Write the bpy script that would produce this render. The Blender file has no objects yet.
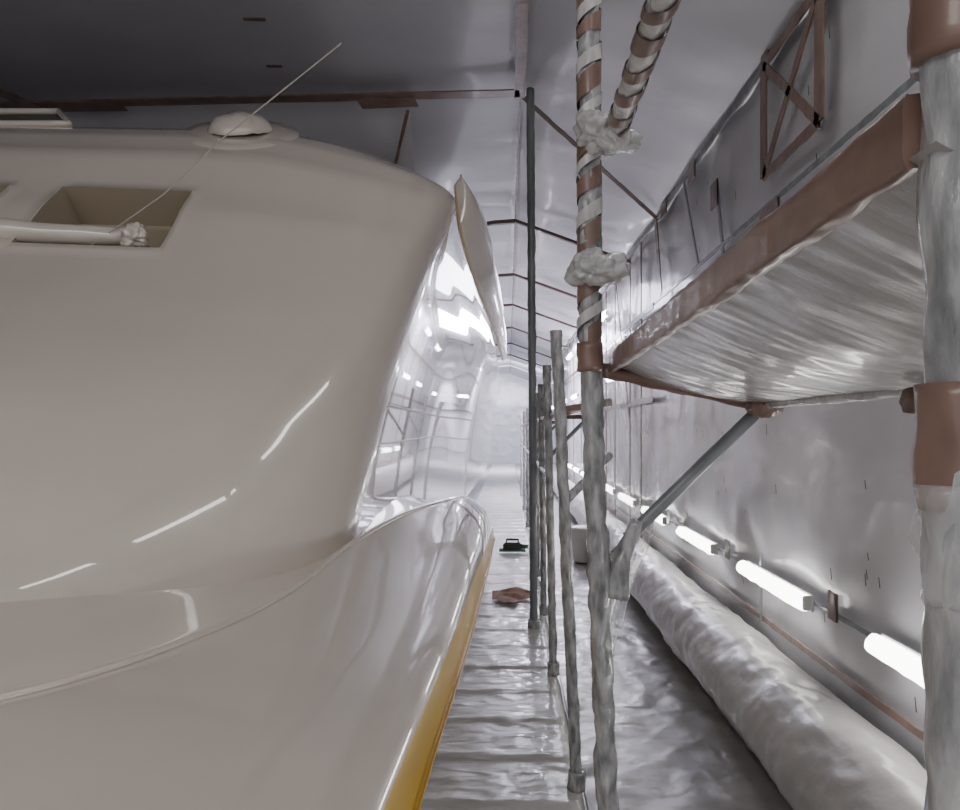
import bpy, bmesh, math, random
from mathutils import Vector, Matrix, noise
random.seed(7)
D=bpy.data; C=bpy.context
def link(o,parent=None):
    C.scene.collection.objects.link(o)
    if parent: o.parent=parent
    return o
def empty(name,loc=(0,0,0)):
    e=D.objects.new(name,None); e.empty_display_size=.1; e.location=loc; return link(e)
# ---------------- materials
def newmat(name):
    m=D.materials.new(name); m.use_nodes=True
    nt=m.node_tree; return m,nt,nt.nodes['Principled BSDF']
def film(name,c1,c2,rough=.3,scale=3,stretch=(1,1,1),bump=.5,dist=.03,coat=0,spec=.5,trans=0,rlo=None,detail=6,mscale=None):
    m,nt,b=newmat(name); N=nt.nodes; L=nt.links
    tc=N.new('ShaderNodeTexCoord'); mp=N.new('ShaderNodeMapping'); mp.inputs['Scale'].default_value=stretch
    L.new(tc.outputs['Object'],mp.inputs['Vector'])
    n1=N.new('ShaderNodeTexNoise'); n1.noise_type='RIDGED_MULTIFRACTAL'
    n1.inputs['Scale'].default_value=scale; n1.inputs['Detail'].default_value=detail; n1.inputs['Distortion'].default_value=.6
    n2=N.new('ShaderNodeTexNoise'); n2.inputs['Scale'].default_value=mscale or scale*.7; n2.inputs['Detail'].default_value=5
    L.new(mp.outputs[0],n1.inputs['Vector']); L.new(mp.outputs[0],n2.inputs['Vector'])
    mx=N.new('ShaderNodeMix'); mx.data_type='RGBA'; mx.inputs[6].default_value=(*c1,1); mx.inputs[7].default_value=(*c2,1)
    cr=N.new('ShaderNodeMapRange'); cr.inputs[1].default_value=.3; cr.inputs[2].default_value=.7
    L.new(n2.outputs[0],cr.inputs[0]); L.new(cr.outputs[0],mx.inputs[0]); L.new(mx.outputs[2],b.inputs['Base Color'])
    bp=N.new('ShaderNodeBump'); bp.inputs['Strength'].default_value=bump; bp.inputs['Distance'].default_value=dist
    ad=N.new('ShaderNodeMath'); ad.operation='ADD'; L.new(n1.outputs[0],ad.inputs[0]); L.new(n2.outputs[0],ad.inputs[1])
    L.new(ad.outputs[0],bp.inputs['Height']); L.new(bp.outputs[0],b.inputs['Normal'])
    b.inputs['Roughness'].default_value=rough; b.inputs['Specular IOR Level'].default_value=spec
    b.inputs['Coat Weight'].default_value=coat; b.inputs['Coat Roughness'].default_value=.08
    if trans: b.inputs['Alpha'].default_value=1-trans
    return m
def gloss(name,c,rough=.1,coat=.6,spec=.5,metal=0,em=None,es=0):
    m,nt,b=newmat(name); b.inputs['Base Color'].default_value=(*c,1); b.inputs['Roughness'].default_value=rough
    b.inputs['Coat Weight'].default_value=coat; b.inputs['Coat Roughness'].default_value=.02; b.inputs['Metallic'].default_value=metal
    b.inputs['Specular IOR Level'].default_value=spec
    N=nt.nodes;L=nt.links
    n=N.new('ShaderNodeTexNoise'); n.inputs['Scale'].default_value=2.5; n.inputs['Detail'].default_value=2
    tc=N.new('ShaderNodeTexCoord'); L.new(tc.outputs['Object'],n.inputs['Vector'])
    mx=N.new('ShaderNodeMix'); mx.data_type='RGBA'; mx.inputs[6].default_value=(*[x*.93 for x in c],1); mx.inputs[7].default_value=(*[min(1,x*1.05) for x in c],1)
    L.new(n.outputs[0],mx.inputs[0]); L.new(mx.outputs[2],b.inputs['Base Color'])
    if em: b.inputs['Emission Color'].default_value=(*em,1); b.inputs['Emission Strength'].default_value=es
    return m
M_gel=gloss('gelcoat',(.67,.605,.54),.22,1.0)
M_gel.node_tree.nodes['Principled BSDF'].inputs['Coat IOR'].default_value=1.7
M_recess=gloss('recess_beige',(.42,.36,.27),.5,.1)  # darker beige than the gelcoat, inside the recesses
M_yel=gloss('yellow_tape',(.70,.44,.05),.4,.2)
M_tan=gloss('tan_edge',(.55,.42,.25),.4,.2)
M_wall=film('wall_film',(.48,.475,.51),(.60,.60,.63),.30,1.6,(1,.8,1.2),.65,.05,coat=.3)
M_ceil=film('ceiling_film',(.44,.44,.48),(.55,.55,.60),.34,1.0,(.6,1.2,1),.45,.05,coat=.2)
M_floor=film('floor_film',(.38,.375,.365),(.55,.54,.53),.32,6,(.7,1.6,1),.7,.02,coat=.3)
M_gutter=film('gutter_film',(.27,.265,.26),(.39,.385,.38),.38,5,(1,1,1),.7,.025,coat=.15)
M_roll=film('roll_film',(.37,.36,.355),(.47,.46,.45),.36,4.5,(1.2,1,1.2),.6,.02,coat=.15)
M_plat=film('platform_film',(.36,.355,.35),(.48,.47,.47),.27,4,(.8,3.5,1),.5,.012,coat=.35)
M_wrap=film('pole_wrap_film',(.13,.14,.15),(.48,.48,.49),.22,22,(1,1,.35),.8,.01,coat=.5,mscale=34)
M_wrapw=film('pole_wrap_white',(.42,.41,.41),(.66,.65,.64),.25,26,(1,1,.6),.8,.01,coat=.4)
M_galv=film('galvanised_pole',(.13,.145,.155),(.25,.27,.285),.35,14,(1,1,.3),.3,.005,coat=.2)
M_tape=film('brown_tape',(.14,.082,.062),(.25,.16,.13),.34,9,(1,1,1),.4,.01,coat=.3)
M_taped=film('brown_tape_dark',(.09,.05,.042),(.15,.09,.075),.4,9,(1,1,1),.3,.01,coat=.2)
M_bag=film('bag_film',(.32,.32,.32),(.56,.56,.57),.22,14,(1,1,1),.9,.02,coat=.5)
M_clear=film('loose_film',(.6,.6,.62),(.8,.8,.82),.15,10,(1,1,.5),.9,.02,coat=.6,trans=.65)
M_dark=gloss('dark_rubber',(.03,.035,.03),.5,.1)
M_green=gloss('tool_green',(.03,.13,.07),.4,.3)
M_white=gloss('white_plastic',(.6,.6,.58),.4,.2)
M_string=gloss('string',(.45,.43,.40),.7,0)
M_house=gloss('lamp_housing',(.7,.7,.7),.4,.2)
M_lamp=gloss('tube_light',(1,1,1),.5,0,em=(1,.97,.93),es=11.5)
M_lampf=gloss('tube_light_cool',(1,1,1),.5,0,em=(.88,.87,1),es=26)
# ---------------- mesh helpers
def mesh(name,vs,fs,mat,parent=None,smooth=True,mats=None,midx=None,clean=False):
    me=D.meshes.new(name); me.from_pydata([tuple(v) for v in vs],[],fs); me.update()
    for m in (mats or [mat]): me.materials.append(m)
    if midx:
        for p,i in zip(me.polygons,midx): p.material_index=i
    for p in me.polygons: p.use_smooth=smooth
    if clean:
        bm=bmesh.new(); bm.from_mesh(me); bmesh.ops.recalc_face_normals(bm,faces=bm.faces); bm.to_mesh(me); bm.free()
    o=D.objects.new(name,me); return link(o,parent)
def grid(name,rows,mat,parent=None,fidx=None,mats=None,smooth=True,clean=True):
    n=len(rows[0]); vs=[p for r in rows for p in r]; fs=[];mi=[]
    for i in range(len(rows)-1):
        for j in range(n-1):
            fs.append((i*n+j,i*n+j+1,(i+1)*n+j+1,(i+1)*n+j))
            if fidx: mi.append(fidx(i,j))
    return mesh(name,vs,fs,mat,parent,smooth,mats,mi if fidx else None,clean)
def cr(P,t):
    n=len(P)-1; i=min(int(t),n-1); f=t-i
    p0=P[max(i-1,0)];p1=P[i];p2=P[i+1];p3=P[min(i+2,n)]
    return .5*((2*p1)+(p2-p0)*f+(2*p0-5*p1+4*p2-p3)*f*f+(3*p1-p0-3*p2+p3)*f**3)
def tube(name,pts,r,mat,parent=None,seg=14,step=.05,amp=0.0,freq=8,seed=0,taper=None):
    pts=[Vector(p) for p in pts]; path=[]
    for a,b in zip(pts[:-1],pts[1:]):
        k=max(1,int((b-a).length/step))
        for q in range(k): path.append(a.lerp(b,q/k))
    path.append(pts[-1]); vs=[];fs=[]
    for i,p in enumerate(path):
        t=(path[min(i+1,len(path)-1)]-path[max(i-1,0)]).normalized()
        u=t.cross(Vector((.13,.2,1)) if abs(t.z)<.9 else Vector((0,1,0))).normalized(); w=t.cross(u)
        rr=r if not taper else r*(taper[0]+(taper[1]-taper[0])*i/(len(path)-1))
        for s in range(seg):
            a=2*math.pi*s/seg; d=u*math.cos(a)+w*math.sin(a)
            k=rr+amp*noise.noise(p*freq+d*1.6+Vector((seed,seed*2,0)))
            vs.append(p+d*k)
    for i in range(len(path)-1):
        for s in range(seg):
            fs.append((i*seg+s,i*seg+(s+1)%seg,(i+1)*seg+(s+1)%seg,(i+1)*seg+s))
    fs.append(tuple(range(seg))[::-1]); fs.append(tuple((len(path)-1)*seg+s for s in range(seg)))
    return mesh(name,vs,fs,mat,parent,True)
def helix(name,a,b,r,width,pitch,mat,parent=None,phase=0):
    a=Vector(a);b=Vector(b);t=(b-a).normalized();L=(b-a).length
    u=t.cross(Vector((0,1,0)) if abs(t.y)<.9 else Vector((0,0,1))).normalized();w=t.cross(u)
    n=int(L/pitch*20);rows=[]
    for i in range(n+1):
        s=i/n*(L-width); an=2*math.pi*s/pitch+phase
        d=u*math.cos(an)+w*math.sin(an)
        wd=width*(1+1.0*noise.noise(Vector((s*7,phase,0))))
        rows.append([a+t*(s+wd*j/3)+d*(r+.0015*noise.noise(Vector((s*40,j,0)))) for j in range(4)])
    return grid(name,rows,mat,parent,clean=False)
def band(name,a,b,r,mat,parent=None,seed=3): return tube(name,[a,b],r,mat,parent,seg=16,step=.015,amp=r*.12,freq=30,seed=seed)
def box(name,c,s,mat,parent=None,rot=(0,0,0),bev=.004):
    bm=bmesh.new(); bmesh.ops.create_cube(bm,size=1)
    for v in bm.verts: v.co=Vector((v.co.x*s[0],v.co.y*s[1],v.co.z*s[2]))
    bmesh.ops.bevel(bm,geom=bm.edges[:],offset=min(bev,min(s)*.3),segments=2,affect='EDGES')
    me=D.meshes.new(name); bm.to_mesh(me); bm.free(); me.materials.append(mat)
    o=D.objects.new(name,me); o.location=c; o.rotation_euler=rot; return link(o,parent)
def blob(name,c,rad,mat,parent=None,amp=.25,freq=14,seed=1):
    bm=bmesh.new(); bmesh.ops.create_icosphere(bm,subdivisions=5,radius=1)
    for v in bm.verts:
        d=v.co.normalized(); q=Vector((d.x*rad[0],d.y*rad[1],d.z*rad[2]))
        k=1+amp*(abs(noise.noise(q*freq+Vector((seed,0,0))))*2-.4)+amp*.5*noise.noise(q*freq*3.1)+amp*.25*noise.noise(q*freq*7)
        v.co=q*k
    me=D.meshes.new(name); bm.to_mesh(me); bm.free(); me.materials.append(mat)
    for p in me.polygons:p.use_smooth=True
    o=D.objects.new(name,me); o.location=c; return link(o,parent)
def strip(name,a,b,width,nrm,mat,parent=None,th=.006,wob=.006):
    a=Vector(a);b=Vector(b);t=(b-a).normalized();n=Vector(nrm).normalized();s=t.cross(n).normalized()
    L=(b-a).length;k=max(4,int(L/.06));rows=[]
    for i in range(k+1):
        p=a.lerp(b,i/k); w1=wob*noise.noise(Vector((i*.6,a.x*3,a.z*5))); w2=wob*noise.noise(Vector((i*.6,9+a.y,a.z)))
        A=p+s*(width/2+w1);B=p-s*(width/2+w2)
        rows.append([A,A+n*th,B+n*th,B,A])
    return grid(name,rows,mat,parent,smooth=False)

FZ=-1.7; XW=1.7; YE=42; YB=-5
sc=empty('scaffolding')
# ---------------- shell
def lin(a,b,n): return [a+(b-a)*i/n for i in range(n+1)]
def sst(x,a,b):
    t=max(0,min(1,(x-a)/(b-a)));return t*t*(3-2*t)
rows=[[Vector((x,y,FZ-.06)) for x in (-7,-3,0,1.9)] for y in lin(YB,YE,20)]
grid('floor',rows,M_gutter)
rows=[]
for y in lin(-2,26,1100)+lin(26.1,41,60):
    r=[]
    for x in lin(-.75,.36,26):
        rid=.016*max(0,math.cos(y*2*math.pi/.52+.8*noise.noise(Vector((x*2,y*.7,0)))))**10
        z=FZ+rid+.014*abs(noise.noise(Vector((x*5+y,y*3,2))))+.010*abs(noise.noise(Vector((x*9,y*12,5))))
        if x>.35: z=FZ-.06
        r.append(Vector((x+.015*noise.noise(Vector((y*2,0,3))),y,z)))
    rows.append(r)
grid('walkway_boards_film',rows,M_floor,sc)
rows=[]
for y in lin(-2,38,600):
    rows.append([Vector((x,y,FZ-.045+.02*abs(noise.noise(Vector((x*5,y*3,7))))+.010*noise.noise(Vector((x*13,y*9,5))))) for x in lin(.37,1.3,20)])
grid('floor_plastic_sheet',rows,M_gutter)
rows=[]
for y in lin(YB,YE,600):
    rows.append([Vector((XW+.03*noise.noise(Vector((y*.9,z*.9,1)))+.03*abs(noise.noise(Vector((y*1.1+z*.9,z*1.6-y*.7,6)))),y,z)) for z in lin(FZ-.06,2.42,50)])
grid('wall_right',rows,M_wall)
rows=[]
for y in lin(YB,YE,160):
    rows.append([Vector((-7,y,z)) for z in lin(FZ-.06,3,4)])
grid('wall_left',rows,M_wall)
prof=[(-7,3.0)]+[(x,3.0) for x in lin(-6,.0,40)]+[(.1,3.0)]+[(.1+1.6*t,3.0-.58*t) for t in lin(.07,1,14)]
rows=[]
for y in lin(YB,YE,380):
    sag=-.08*abs(math.sin((y-7)/3.7*math.pi))
    rows.append([Vector((x,y,z-.22*sst(y,7.6,9)*sst(-x,.0,1.4)+sag*.6+.04*noise.noise(Vector((x*.7,y*.6,4)))-.025*abs(noise.noise(Vector((x*1.3+y*.5,y*1.1,9)))))) for x,z in prof])
grid('ceiling',rows,M_ceil)
rows=[[Vector((x,YE-.1,z)) for x in lin(-7,XW,8)] for z in lin(FZ-.06,3,6)]
grid('wall_end',rows,M_wall)
rows=[]
for x in lin(-6.9,-.9,60):
    rows.append([Vector((x,7.25+.5*t+.03*noise.noise(Vector((x*2,t,0))),2.97-.5*t)) for t in lin(0,1,8)])
grid('hanging_plastic_sheet',rows,M_wall)
tr=[0]
def trim(a,b,w,n,m=M_tape,th=.012):
    tr[0]+=1; return strip('trim_%d'%tr[0],a,b,w,n,m,th=th)
trim((.1,YB,2.87),(.1,6.9,2.87),.09,(0,0,-1))
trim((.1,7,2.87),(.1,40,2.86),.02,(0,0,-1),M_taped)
trim((-6.9,7.2,2.87),(.1,6.8,2.87),.14,(0,0,-1))
trim((-6.0,7.1,2.86),(-3.4,7.05,2.86),.2,(0,0,-1))
trim((-1.3,7.0,2.86),(-.8,6.95,2.86),.2,(0,0,-1))
trim((.1,6.85,2.88),(XW-.05,8.8,2.32),.04,(.3,0,-1),M_taped)
trim((-4.9,4.9,2.85),(-4.15,7.1,2.85),.14,(0,0,-1))
trim((-1.85,5.6,2.88),(-1.7,5.6,2.88),.025,(0,0,-1),M_taped);trim((-1.9,6.3,2.87),(-1.78,6.3,2.87),.025,(0,0,-1),M_taped)
trim((-.9,7.2,2.88),(-1.1,7.7,2.48),.03,(0,-1,-.5))
for y in (10.8,14.5,18,22,26,30,35):
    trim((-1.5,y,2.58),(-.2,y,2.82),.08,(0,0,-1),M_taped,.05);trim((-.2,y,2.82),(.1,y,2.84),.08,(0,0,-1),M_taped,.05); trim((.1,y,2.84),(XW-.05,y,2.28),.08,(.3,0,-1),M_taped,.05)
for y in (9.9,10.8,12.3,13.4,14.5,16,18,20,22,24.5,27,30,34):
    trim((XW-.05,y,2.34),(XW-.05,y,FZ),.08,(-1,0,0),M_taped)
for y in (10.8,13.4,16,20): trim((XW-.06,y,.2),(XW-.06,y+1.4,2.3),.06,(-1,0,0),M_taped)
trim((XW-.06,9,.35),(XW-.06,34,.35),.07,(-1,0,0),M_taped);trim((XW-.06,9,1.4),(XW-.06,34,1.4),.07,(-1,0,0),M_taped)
trim((XW-.05,1.5,2.34),(XW-.05,36,2.34),.05,(-1,0,0),M_galv,.02)
trim((XW-.05,8.9,2.33),(XW-.05,8.6,1.45),.12,(-1,0,0))
trim((XW-.05,6.1,1.3),(XW-.05,6.3,1.95),.05,(-1,0,0),M_galv)
trim((XW-.05,5.2,FZ+.45),(XW-.05,5.2,-.8),.02,(-1,0,0),M_galv)
trim((XW-.05,1.5,1.42),(XW-.05,9,1.42),.03,(-1,0,0),M_galv)
trim((XW-.05,6.9,1.42),(XW-.05,7.5,2.34),.03,(-1,0,0),M_galv)
for (y,z,a,b) in ((6.95,2.28,.25,.16),(6.2,1.85,.2,.2),(4.8,1.3,.35,.2),(5.0,2.34,.12,.3),(11,1.0,.3,.1),(9.6,1.2,.4,.1),(8.2,2.3,.3,.15)):
    trim((XW-.07,y,z),(XW-.07,y+a,z),b,(-1,0,0))
Y0,Y1,Z0,Z1=4.15,5.05,1.6,2.3; xx=XW-.08
for a,b in (((Y0,Z0),(Y0,Z1+.1)),((Y1,Z0),(Y1,Z1)),((Y0,Z0),(Y1,Z0)),((Y0,Z1),(Y1,Z1)),((Y0,Z0),(Y1,Z1)),((Y1,Z0),(Y0,Z1))):
    trim((xx,a[0],a[1]),(xx,b[0],b[1]),.06 if a[0]!=b[0] else .11,(-1,0,0))
trim((XW-.04,1.5,-1.22),(XW-.04,36,-1.22),.035,(-1,0,0))
trim((XW-.05,2.2,-.93),(XW-.05,26,-.93),.02,(-1,0,0),M_galv)
for y in (5.85,3.95,8.0): trim((XW-.09,y-.05,-.87),(XW-.09,y+.05,-.87),.14,(-1,0,0))
vs=[];fs=[]
for i in range(60):
    y=random.uniform(2.2,12);z=random.choice([random.uniform(-.8,0),random.uniform(-1.15,-.95),random.uniform(1.2,2.2)]);h=random.uniform(.03,.07);k=len(vs);x=XW-.05
    vs+=[Vector((x,y,z)),Vector((x,y+.012,z)),Vector((x,y+.022,z+h)),Vector((x,y+.012,z+h))];fs.append((k,k+1,k+2,k+3))
mesh('wall_staples',vs,fs,M_dark)
# ---------------- roll along floor
rows=[]
for y in lin(.8,24,800):
    r=[]
    for s in range(49):
        a=2*math.pi*s/48
        d=Vector((math.cos(a),0,math.sin(a)))
        k=.235+.02*noise.noise(Vector((d.x*1.5,y*1.3,d.z*1.5)))+.022*abs(noise.noise(Vector((d.x*3+y*.8,y*3.5,d.z*3))))+.012*abs(noise.noise(Vector((d.x*7-y*2,y*8,d.z*7))))
        r.append(Vector((1.41+d.x*k,y,FZ+.2+d.z*k*1.0+.04)))
    rows.append(r)
grid('wrapped_plastic_roll',rows,M_roll)
# ---------------- lamps
def lamp(c,ln,mat=M_lamp,rot=0,hang=0,rz=0):
    e=empty('fluorescent_lamp',c); e.rotation_euler=(0,rot,rz)
    box('housing',(.04,0,0),(.02,ln+.04,.09),M_house,e)
    o=tube('wrapped_tube_light',[(0,-ln/2,0),(0,ln/2,0)],.045,mat,e,seg=16,step=.05,amp=.008,freq=9,seed=c[1])
    for s in(-1,1): box('end_cap',(.015,s*(ln/2+.005),0),(.05,.02,.08),M_white,e,bev=.01)
    if hang:
        for s in(-1,1): tube('hanger',[(.05,s*ln*.4,0),(.05+hang,s*ln*.4,0)],.004,M_galv,e,seg=6)
for i in range(-2,9):
    y0=4.3+1.95*i; lamp((XW-.11,y0+.56,-.93),1.12)
for y in (11.5,15,18.5,22,28): lamp((XW-.11,y+.6,.8),1.2,M_lampf)
for y in (13,16.5,20,24,31): lamp((XW-.11,y+.6,1.9),1.2,M_lampf)
for x,y,rz in ((.66,3.35,0),(.72,1.55,.03),(.95,-.35,.10),(1.15,-2.4,.10)): lamp((x,y,2.22),1.2,M_lamp,rot=math.radians(-90),hang=.12,rz=rz)  # out-of-frame hanging row, added for streaks and extra light on the front face
# ---------------- yacht
yacht=empty('motor_yacht',(0,0,0))
LV=[(-.9,2.75,-.62,.30,1.0),(-.44,2.80,-.60,.30,1.0),(0,3.1,-.56,.34,.8),(.5,3.62,-.50,.38,.5),(1.0,4.1,-.41,.42,.28),(1.3,4.38,-.34,.45,.18),
    (1.45,4.55,-.32,.5,.12),(1.55,4.72,-.42,.6,.1),(1.62,5.0,-.6,.6,.05),(1.66,5.5,-.85,.5,0)]
def lev(z):
    for i in range(len(LV)-1):
        if z<=LV[i+1][0]+1e-9: break
    t=i+(z-LV[i][0])/(LV[i+1][0]-LV[i][0])
    P=[Vector((l[1],l[2],l[3],l[4])) for l in LV]
    return cr(P,min(t,len(LV)-1))
zs=[-.9+.04*k for k in range(59)]+[1.43,1.45,1.475,1.5,1.525,1.55,1.57,1.59,1.61,1.62,1.635,1.65,1.66]
zs=sorted(set(round(z,4) for z in zs))
cols=[-6+.05*k for k in range(93)]
rows=[]
for z in zs:
    Yc,xc,r,k=lev(z)
    f=lambda x:Yc-k*((xc-x)/(1+.3*(xc-x)))
    pts=[]
    for x in cols: pts.append((x,f(x)))
    x1=xc-r
    for j in range(1,25): 
        x=-1.4+(x1+1.4)*j/24; pts.append((x,f(x)))
    P0=(x1,f(x1));P1=(xc,f(xc));P2=(xc,f(xc)+r*1.2)
    for j in range(1,25):
        t=j/24;pts.append(((1-t)**2*P0[0]+2*t*(1-t)*P1[0]+t*t*P2[0],(1-t)**2*P0[1]+2*t*(1-t)*P1[1]+t*t*P2[1]))
    for j in range(1,41):
        y=P2[1]+(24-P2[1])*(j/40)**1.6
        pts.append((xc+.10*sst(y,3.5,16)-.03*math.sin(math.pi*sst(y,4,12)),y))
    up=sst(z,.6,1.6)
    rows.append([Vector((x,y,z+.19*up*sst(-x,.3,1.5))) for x,y in pts])
o=grid('superstructure',rows,M_gel,yacht,mats=[M_gel,M_recess])
me=o.data; n=len(rows[0]); iz0=zs.index(.78);iz1=zs.index(1.10)
def recess(xa,xb,i0,i1):
    ca=min(range(len(cols)),key=lambda i:abs(cols[i]-xa));cb=min(range(len(cols)),key=lambda i:abs(cols[i]-xb))
    return {i*(n-1)+j for i in range(i0,i1) for j in range(ca,cb)}
sel1=recess(-2.2,-1.55,iz0,iz1); sel2=recess(-3.8,-2.4,iz0,iz1)
bm=bmesh.new(); bm.from_mesh(me); bm.faces.ensure_lookup_table()
lists=[[bm.faces[i] for i in s] for s in (sel1,sel2)]
for fcs in lists:
    nf=bmesh.ops.inset_region(bm,faces=fcs,thickness=.022,depth=.014,use_even_offset=True)
    for f in nf['faces']: f.smooth=True
    ex=bmesh.ops.inset_region(bm,faces=fcs,thickness=.001,depth=0)
    for f in ex['faces']: f.material_index=1; f.smooth=False
    vv={v for f in fcs for v in f.verts}
    for v in vv: v.co+=Vector((0,.17,-.14))
    for f in fcs: f.material_index=1
bmesh.ops.recalc_face_normals(bm,faces=bm.faces)
bm.to_mesh(me); bm.free()
top=rows[-1]; vs=list(top)+[Vector((-6,24,top[0].z))]
mesh('roof_cap',vs,[tuple(range(len(vs)))],M_gel,yacht,False)
def lathe(name,prof,c,rot,mat,parent,amp=0):
    vs=[];fs=[];S=48
    for r,z in prof:
        for s in range(S):
            a=2*math.pi*s/S; k=1+amp*noise.noise(Vector((math.cos(a)*2,math.sin(a)*2,z*9)))
            vs.append(Vector((r*k*math.cos(a),r*k*math.sin(a),z+amp*.2*noise.noise(Vector((math.cos(a)*r*18,math.sin(a)*r*18,3))))))
    for i in range(len(prof)-1):
        for s in range(S): fs.append((i*S+s,i*S+(s+1)%S,(i+1)*S+(s+1)%S,(i+1)*S+s))
    fs.append(tuple((len(prof)-1)*S+s for s in range(S)))
    o=mesh(name,vs,fs,mat,parent); o.location=c;o.rotation_euler=rot; return o
dc=(-1.53,4.58,1.685)
lathe('dome_base',[(.30,-.14),(.325,-.02),(.33,.0),(.32,.014),(.25,.022),(.2,.028),(.18,.03)],dc,(math.radians(34),math.radians(4),0),M_gel,yacht)
lathe('dome_cover',[(.175,.02),(.18,.035),(.16,.07),(.13,.10),(.08,.118),(.03,.125),(.01,.126)],dc,(math.radians(26),0,0),M_gel,yacht,.06)
hp=[(-3.10,4.60,1.76),(-2.52,4.60,1.76),(-2.75,4.9,1.95),(-3.25,4.9,1.95)]
tube('hatch_frame',hp+[hp[0]],.02,M_gel,yacht)
mesh('hatch_glass',[Vector(p)+Vector((0,.01,-.01)) for p in hp],[(0,1,2,3)],M_dark,yacht,False)
tube('wrapped_arm',[(-2.6,3.5,.92),(-2.1,3.58,.88),(-1.76,3.66,.885)],.05,M_gel,yacht,amp=.006,taper=(1.15,.8))
blob('arm_wrap_end',(-1.72,3.67,.885),(.07,.05,.05),M_gel,yacht,.45)
tube('rigging_string',[(-1.95,3.62,.79),(-1.55,3.6,1.06),(-1.3,3.6,1.30),(-.75,3.6,1.74)],.0035,M_string,yacht,seg=6)
O=[Vector(p) for p in ((-.31,4.72,1.46),(-.20,5.1,1.47),(-.12,5.8,1.38),(-.075,6.8,1.25),(-.05,8.2,1.10),(-.05,10,.9))]
I=[Vector(p) for p in ((-.32,4.72,1.44),(-.31,5.0,1.27),(-.27,5.6,1.14),(-.19,6.6,1.0),(-.11,8.1,.90),(-.07,10,.86))]
rws=[]
for t in lin(0,5,50):
    a=cr(O,t);b=cr(I,t); rws.append([a.lerp(b,s)+Vector((.05*math.sin(s*math.pi),-.10*math.sin(s*math.pi),.02*math.sin(s*math.pi))) for s in lin(0,1,14)])
w=grid('side_wing',rws,M_gel,yacht,fidx=lambda i,j:1 if j in(0,13) else 0,mats=[M_gel,M_tan])
md=w.modifiers.new('s','SOLIDIFY');md.thickness=.015
RD=[((-2.4,.3,-.52),(-.24,0,-.90),(-3.6,1.9)),((-1.5,.95,-.50),(-.23,.8,-.87),(-2.4,2.0)),((-.92,1.45,-.49),(-.22,1.4,-.84),(-1.6,2.3)),
 ((-.73,1.9,-.49),(-.20,1.9,-.81),(-1.2,2.6)),((-.63,2.35,-.47),(-.175,2.5,-.80),(-.95,2.9)),((-.575,2.85,-.42),(-.155,3.1,-.80),(-.8,3.25)),
 ((-.45,3.5,-.37),(-.14,3.8,-.80),(-.75,3.8)),((-.30,4.3,-.375),(-.12,4.6,-.79),(-.75,4.5)),((-.24,5.1,-.44),(-.115,5.6,-.81),(-.75,5.2)),
 ((-.22,6.2,-.60),(-.12,6.6,-.88),(-.75,6.2)),((-.25,8,-.9),(-.2,8.2,-1.1),(-.75,8)),((-.4,11,-1.4),(-.4,11,-1.55),(-.75,11))]
secs=[]
for R,Yl,F in RD:
    R=Vector(R);Yl=Vector(Yl);Fv=Vector((F[0],F[1],R.z-.0))
    d=Fv-R
    def m(tx,tz): return Vector((R.x+(Yl.x-R.x)*tx,R.y+(Yl.y-R.y)*tx,R.z+(Yl.z-R.z)*tz))
    secs.append([Fv+Vector((0,0,.06)),R+d*.55+Vector((0,0,-.01)),R+d*.2+Vector((0,0,-.03)),R+d*.05+Vector((0,0,-.018)),R,m(.12,.03),m(.4,.16),m(.72,.36),m(.93,.62),Yl,Yl+Vector((-.01,0,-.08)),Vector((Yl.x-.3,Yl.y,FZ+.05 if Yl.z>FZ+.1 else Yl.z))])
NA=110;NB=88
rows=[]
cc=[[cr(s,t) for t in lin(0,11,NB)] for s in secs]
for u in lin(0,len(secs)-1,NA): rows.append([cr([c[j] for c in cc],u) for j in range(NB+1)])
def fx(i,j):
    t=(j+.5)/NB*11; return 1 if 8.3<t<9.6 else 0
grid('bulwark_and_hull',rows,M_gel,yacht,fidx=fx,mats=[M_gel,M_yel])
jr=int(round(4/11*NB)); tube('cap_trim',[r[jr]+Vector((0,0,.004)) for r in rows[:80]],.009,M_gel,yacht,seg=10,step=.03)
# ---------------- scaffolding
pt=Vector((.222,2.2,1.6)); pm=Vector((.226,2.2,.2)); pb=Vector((.30,2.2,FZ))
tube('standard_near',[pt,pm,pb],.029,M_wrap,sc,seg=20,step=.012,amp=.011,freq=18)
helix('tape_spiral_a',(.222,2.2,1.3),(.224,2.2,.22),.0345,.06,.14,M_tape,sc)
helix('film_spiral_a',(.222,2.2,1.3),(.224,2.2,.25),.036,.03,.14,M_wrapw,sc,phase=2.2)
blob('clamp_bag_upper',(.25,2.17,.80),(.062,.07,.05),M_bag,sc,.35,18,2)
blob('clamp_bag_side',(.295,2.14,.775),(.05,.05,.035),M_bag,sc,.4,18,5)
blob('clamp_bag_lower',(.235,2.17,.435),(.07,.075,.045),M_bag,sc,.35,16,8)
tube('clamp_bolt',[(.20,2.16,.46),(.28,2.12,.41)],.016,M_galv,sc)
band('tape_cuff_mid',(.225,2.2,.24),(.226,2.2,.16),.036,M_tape,sc)
tube('guard_rail',[(.288,2.25,.80),(.288,.3,.80)],.027,M_wrapw,sc,seg=20,step=.015,amp=.005,freq=16)
helix('tape_spiral_b',(.288,2.2,.80),(.288,.35,.80),.032,.06,.13,M_tape,sc)
tube('standard_right',[(.335,.6,1.4),(.345,.6,.1),(.352,.6,FZ)],.031,M_wrap,sc,seg=24,step=.012,amp=.007,freq=16,seed=4)
tube('tape_cuff_right',[(.342,.6,.035),(.343,.6,-.06)],.0335,M_tape,sc,seg=24,step=.01,amp=.006,freq=22,seed=7)
band('tape_cuff_right_top',(.338,.6,.42),(.338,.6,.275),.034,M_tape,sc,9)
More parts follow.
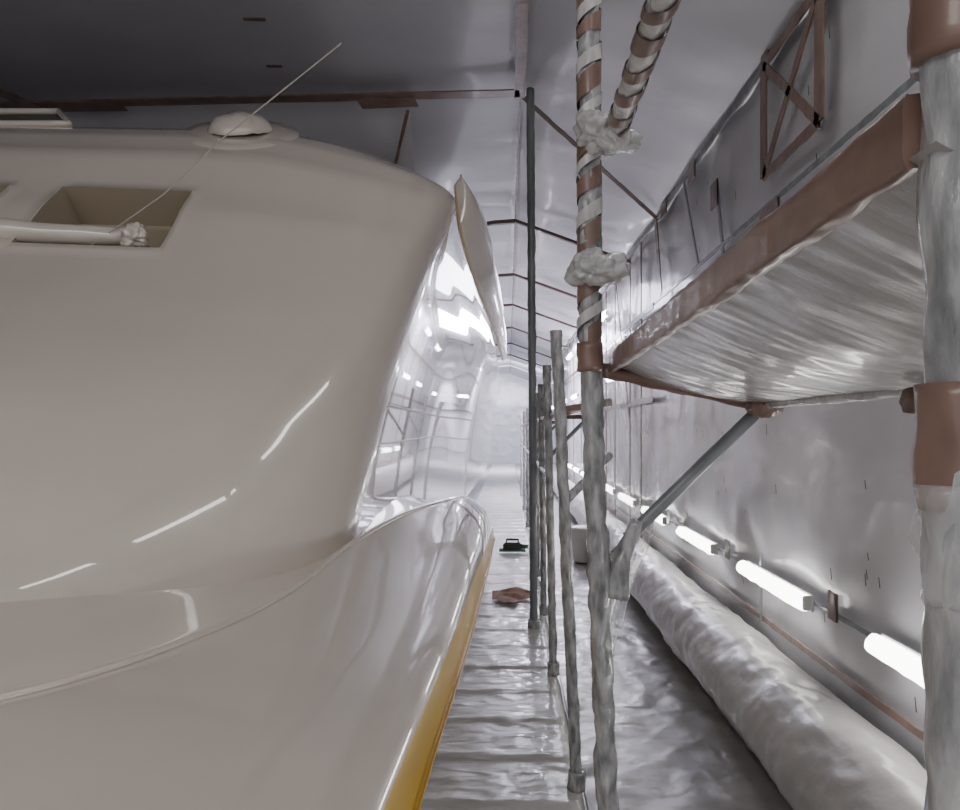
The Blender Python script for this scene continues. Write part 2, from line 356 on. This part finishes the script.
tube('film_gather',[(.343,.6,-.04),(.344,.6,-.075),(.346,.6,-.13)],.035,M_clear,sc,seg=24,step=.008,amp=.012,freq=30,seed=5,taper=(1.05,.9))
rows=[]
a=Vector((.285,2.25,.185));b=Vector((.318,.62,.232))
for i in range(121):
    p=a.lerp(b,i/120); r=[]
    for q in range(25):
        an=2*math.pi*q/24; cx=math.cos(an);cz=math.sin(an)
        ex=math.copysign(abs(cx)**.45,cx)*.012; ez=math.copysign(abs(cz)**.45,cz)*.029
        nz=1+.10*noise.noise(Vector((p.y*9,cx,cz)))+.10*noise.noise(Vector((p.y*25,cx*2,cz*2+5)))
        r.append(p+Vector((ex*nz,0,ez*nz)))
    rows.append(r)
bd=grid('ledger_board_taped',rows,M_tape,sc)
mesh('ledger_board_end',rows[-1][:-1],[tuple(range(24))],M_tape,sc,False)
rows=[]
for y in lin(.58,2.22,160):
    rows.append([Vector((.29+.02*(2.2-y)/1.6*(1-t)+.42*t,y,(.18+.03*(2.2-y)/1.6)*(1-t)+.07*t-.02*math.sin(math.pi*t)+.004*noise.noise(Vector((t*3,y*6,1)))+.003*abs(noise.noise(Vector((t*2+y*2,y*13,1)))))) for t in lin(0,1,60)])
grid('platform_film_underside',rows,M_plat,sc)
box('platform_deck',(.5,1.4,.215),(.34,1.6,.02),M_wrapw,sc)
tube('outer_ledger',[(.705,2.22,.07),(.705,.55,.07)],.012,M_wrapw,sc,amp=.004,freq=12,step=.02)
tube('transom_taped',[(.26,2.22,.165),(.70,2.24,.075)],.02,M_tape,sc,amp=.007,freq=14,step=.02)
blob('transom_joint_tape',(.70,2.2,.065),(.045,.04,.03),M_tape,sc,.3,16,3)
tube('ledger_stub_taped',[(.66,1.32,.05),(.80,1.34,.035)],.022,M_tape,sc,amp=.006,freq=14,step=.02)
tube('diagonal_brace',[(.69,2.22,.05),(.33,2.22,-.30)],.018,M_galv,sc,amp=.002)
tube('brace_foot_film',[(.36,2.2,-.25),(.315,2.2,-.35),(.30,2.2,-.46)],.035,M_wrap,sc,amp=.012,freq=14,step=.015,taper=(.5,1))
rows=[]
for i,z in enumerate(lin(.14,-.75,60)):
    rows.append([Vector((.255+.13*t*(1+.6*math.sin(i*.07))+.02*noise.noise(Vector((t*5,z*5,0))),2.22+.25*t+.03*noise.noise(Vector((t*9,z*3,4))),z+.02*t)) for t in lin(0,1,30)])
grid('loose_film_drape',rows,M_clear,sc)
def post(y,xt,xb,zt,r=.028,mat=M_wrap,tape=True,sd=0):
    tube('scaffold_post',[(xt,y,zt),(xb,y,FZ+.01)],r,mat,sc,seg=16,step=.03,amp=.007,freq=12,seed=sd)
    tube('base_wrap',[(xb,y,FZ+.09),(xb,y,FZ)],r*1.5,M_wrap,sc,amp=.012,freq=20,step=.02,seed=sd)
post(3.78,.227,.325,.47,sd=1)
post(5.55,.27,.315,.45,sd=2)
post(7.35,.30,.33,.42,sd=3)
post(9.3,.33,.34,.43,sd=4,r=.03)
post(11.5,.34,.35,.4,sd=5,r=.03);post(14,.34,.35,.4,sd=6,r=.03);post(17,.34,.35,.4,sd=8,r=.03);post(20.5,.34,.35,.4,sd=8,r=.03)
post(6.8,.19,.22,2.90,r=.034,mat=M_galv,sd=9)
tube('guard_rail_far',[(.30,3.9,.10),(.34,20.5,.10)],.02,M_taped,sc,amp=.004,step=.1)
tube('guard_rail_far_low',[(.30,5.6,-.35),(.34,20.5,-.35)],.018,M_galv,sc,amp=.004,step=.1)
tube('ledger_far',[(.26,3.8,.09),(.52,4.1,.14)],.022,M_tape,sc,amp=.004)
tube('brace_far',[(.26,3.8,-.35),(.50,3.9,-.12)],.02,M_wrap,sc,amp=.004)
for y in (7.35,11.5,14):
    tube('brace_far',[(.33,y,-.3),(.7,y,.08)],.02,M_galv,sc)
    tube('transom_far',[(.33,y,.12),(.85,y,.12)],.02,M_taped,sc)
# ---------------- floor items
b=empty('plastic_bucket',(.98,10.5,FZ-.02))
lathe('pail',[(.13,0),(.135,.02),(.16,.40),(.175,.41),(.175,.44),(.16,.45),(.12,.46)],(0,0,0),(0,0,0),M_white,b)
t=empty('power_tool',(.06,11,FZ+.035))
box('body',(0,0,.07),(.26,.12,.10),M_dark,t,bev=.02);box('handle',(0,0,.16),(.18,.035,.03),M_dark,t,bev=.01)
for s in(-1,1): box('handle_post',(s*.08,0,.13),(.02,.03,.06),M_dark,t); tube('skid',[(-.18,s*.07,.015),(.18,s*.07,.015)],.015,M_green,t)
tube('nozzle',[(.13,0,.07),(.22,0,.06)],.03,M_green,t)
rows=[]
for i in range(13):
    u=i/12; hw=.28*math.sin(math.pi*(.12+.8*u))**.7
    rows.append([Vector((-.16+.40*u,8.0+hw*(v-.5)*2+.12*noise.noise(Vector((u*5,v*3,2))),FZ+.035+.06*abs(noise.noise(Vector((u*3,v*3,1))))+.02*v)) for v in lin(0,1,12)])
grid('kraft_paper_scrap',rows,gloss('kraft_paper',(.34,.20,.15),.8,0))
# ---------------- lights
def area(name,loc,size,sy,power,col,rot):
    l=D.lights.new(name,'AREA');l.shape='RECTANGLE';l.size=size;l.size_y=sy;l.energy=power;l.color=col
    o=D.objects.new(name,l);o.location=loc;o.rotation_euler=rot;return link(o)
area('fill_area',(.8,13.5,2.2),1.2,3,130,(.84,.83,1),(0,0,0))  # added area light without a fixture, brightens the far tunnel
area('fill_area',(.9,20,2.2),1.2,4,600,(.84,.83,1),(0,0,0))  # another added light with no fixture, lifts the tunnel further back
area('fill_area',(0,33,2.4),2.5,3,1500,(.86,.85,1),(math.radians(35),0,0))  # added light tilted towards the end wall to make it glow
area('fill_area',(-2,-2.5,2.7),3,2,110,(1,.97,.93),(0,0,0))  # unseen fill behind the camera, added to brighten the front face
w=D.worlds.new('world');C.scene.world=w;w.use_nodes=True
w.node_tree.nodes['Background'].inputs[0].default_value=(.90,.88,.87,1);w.node_tree.nodes['Background'].inputs[1].default_value=1.1
# ---------------- camera
cam=D.cameras.new('camera');co=D.objects.new('camera',cam);link(co)
cam.sensor_width=36;cam.lens=30;cam.clip_start=.02
cam.shift_x=-.0292;cam.shift_y=.026
co.rotation_euler=(math.radians(90),0,0);co.location=(0,0,0)
C.scene.camera=co
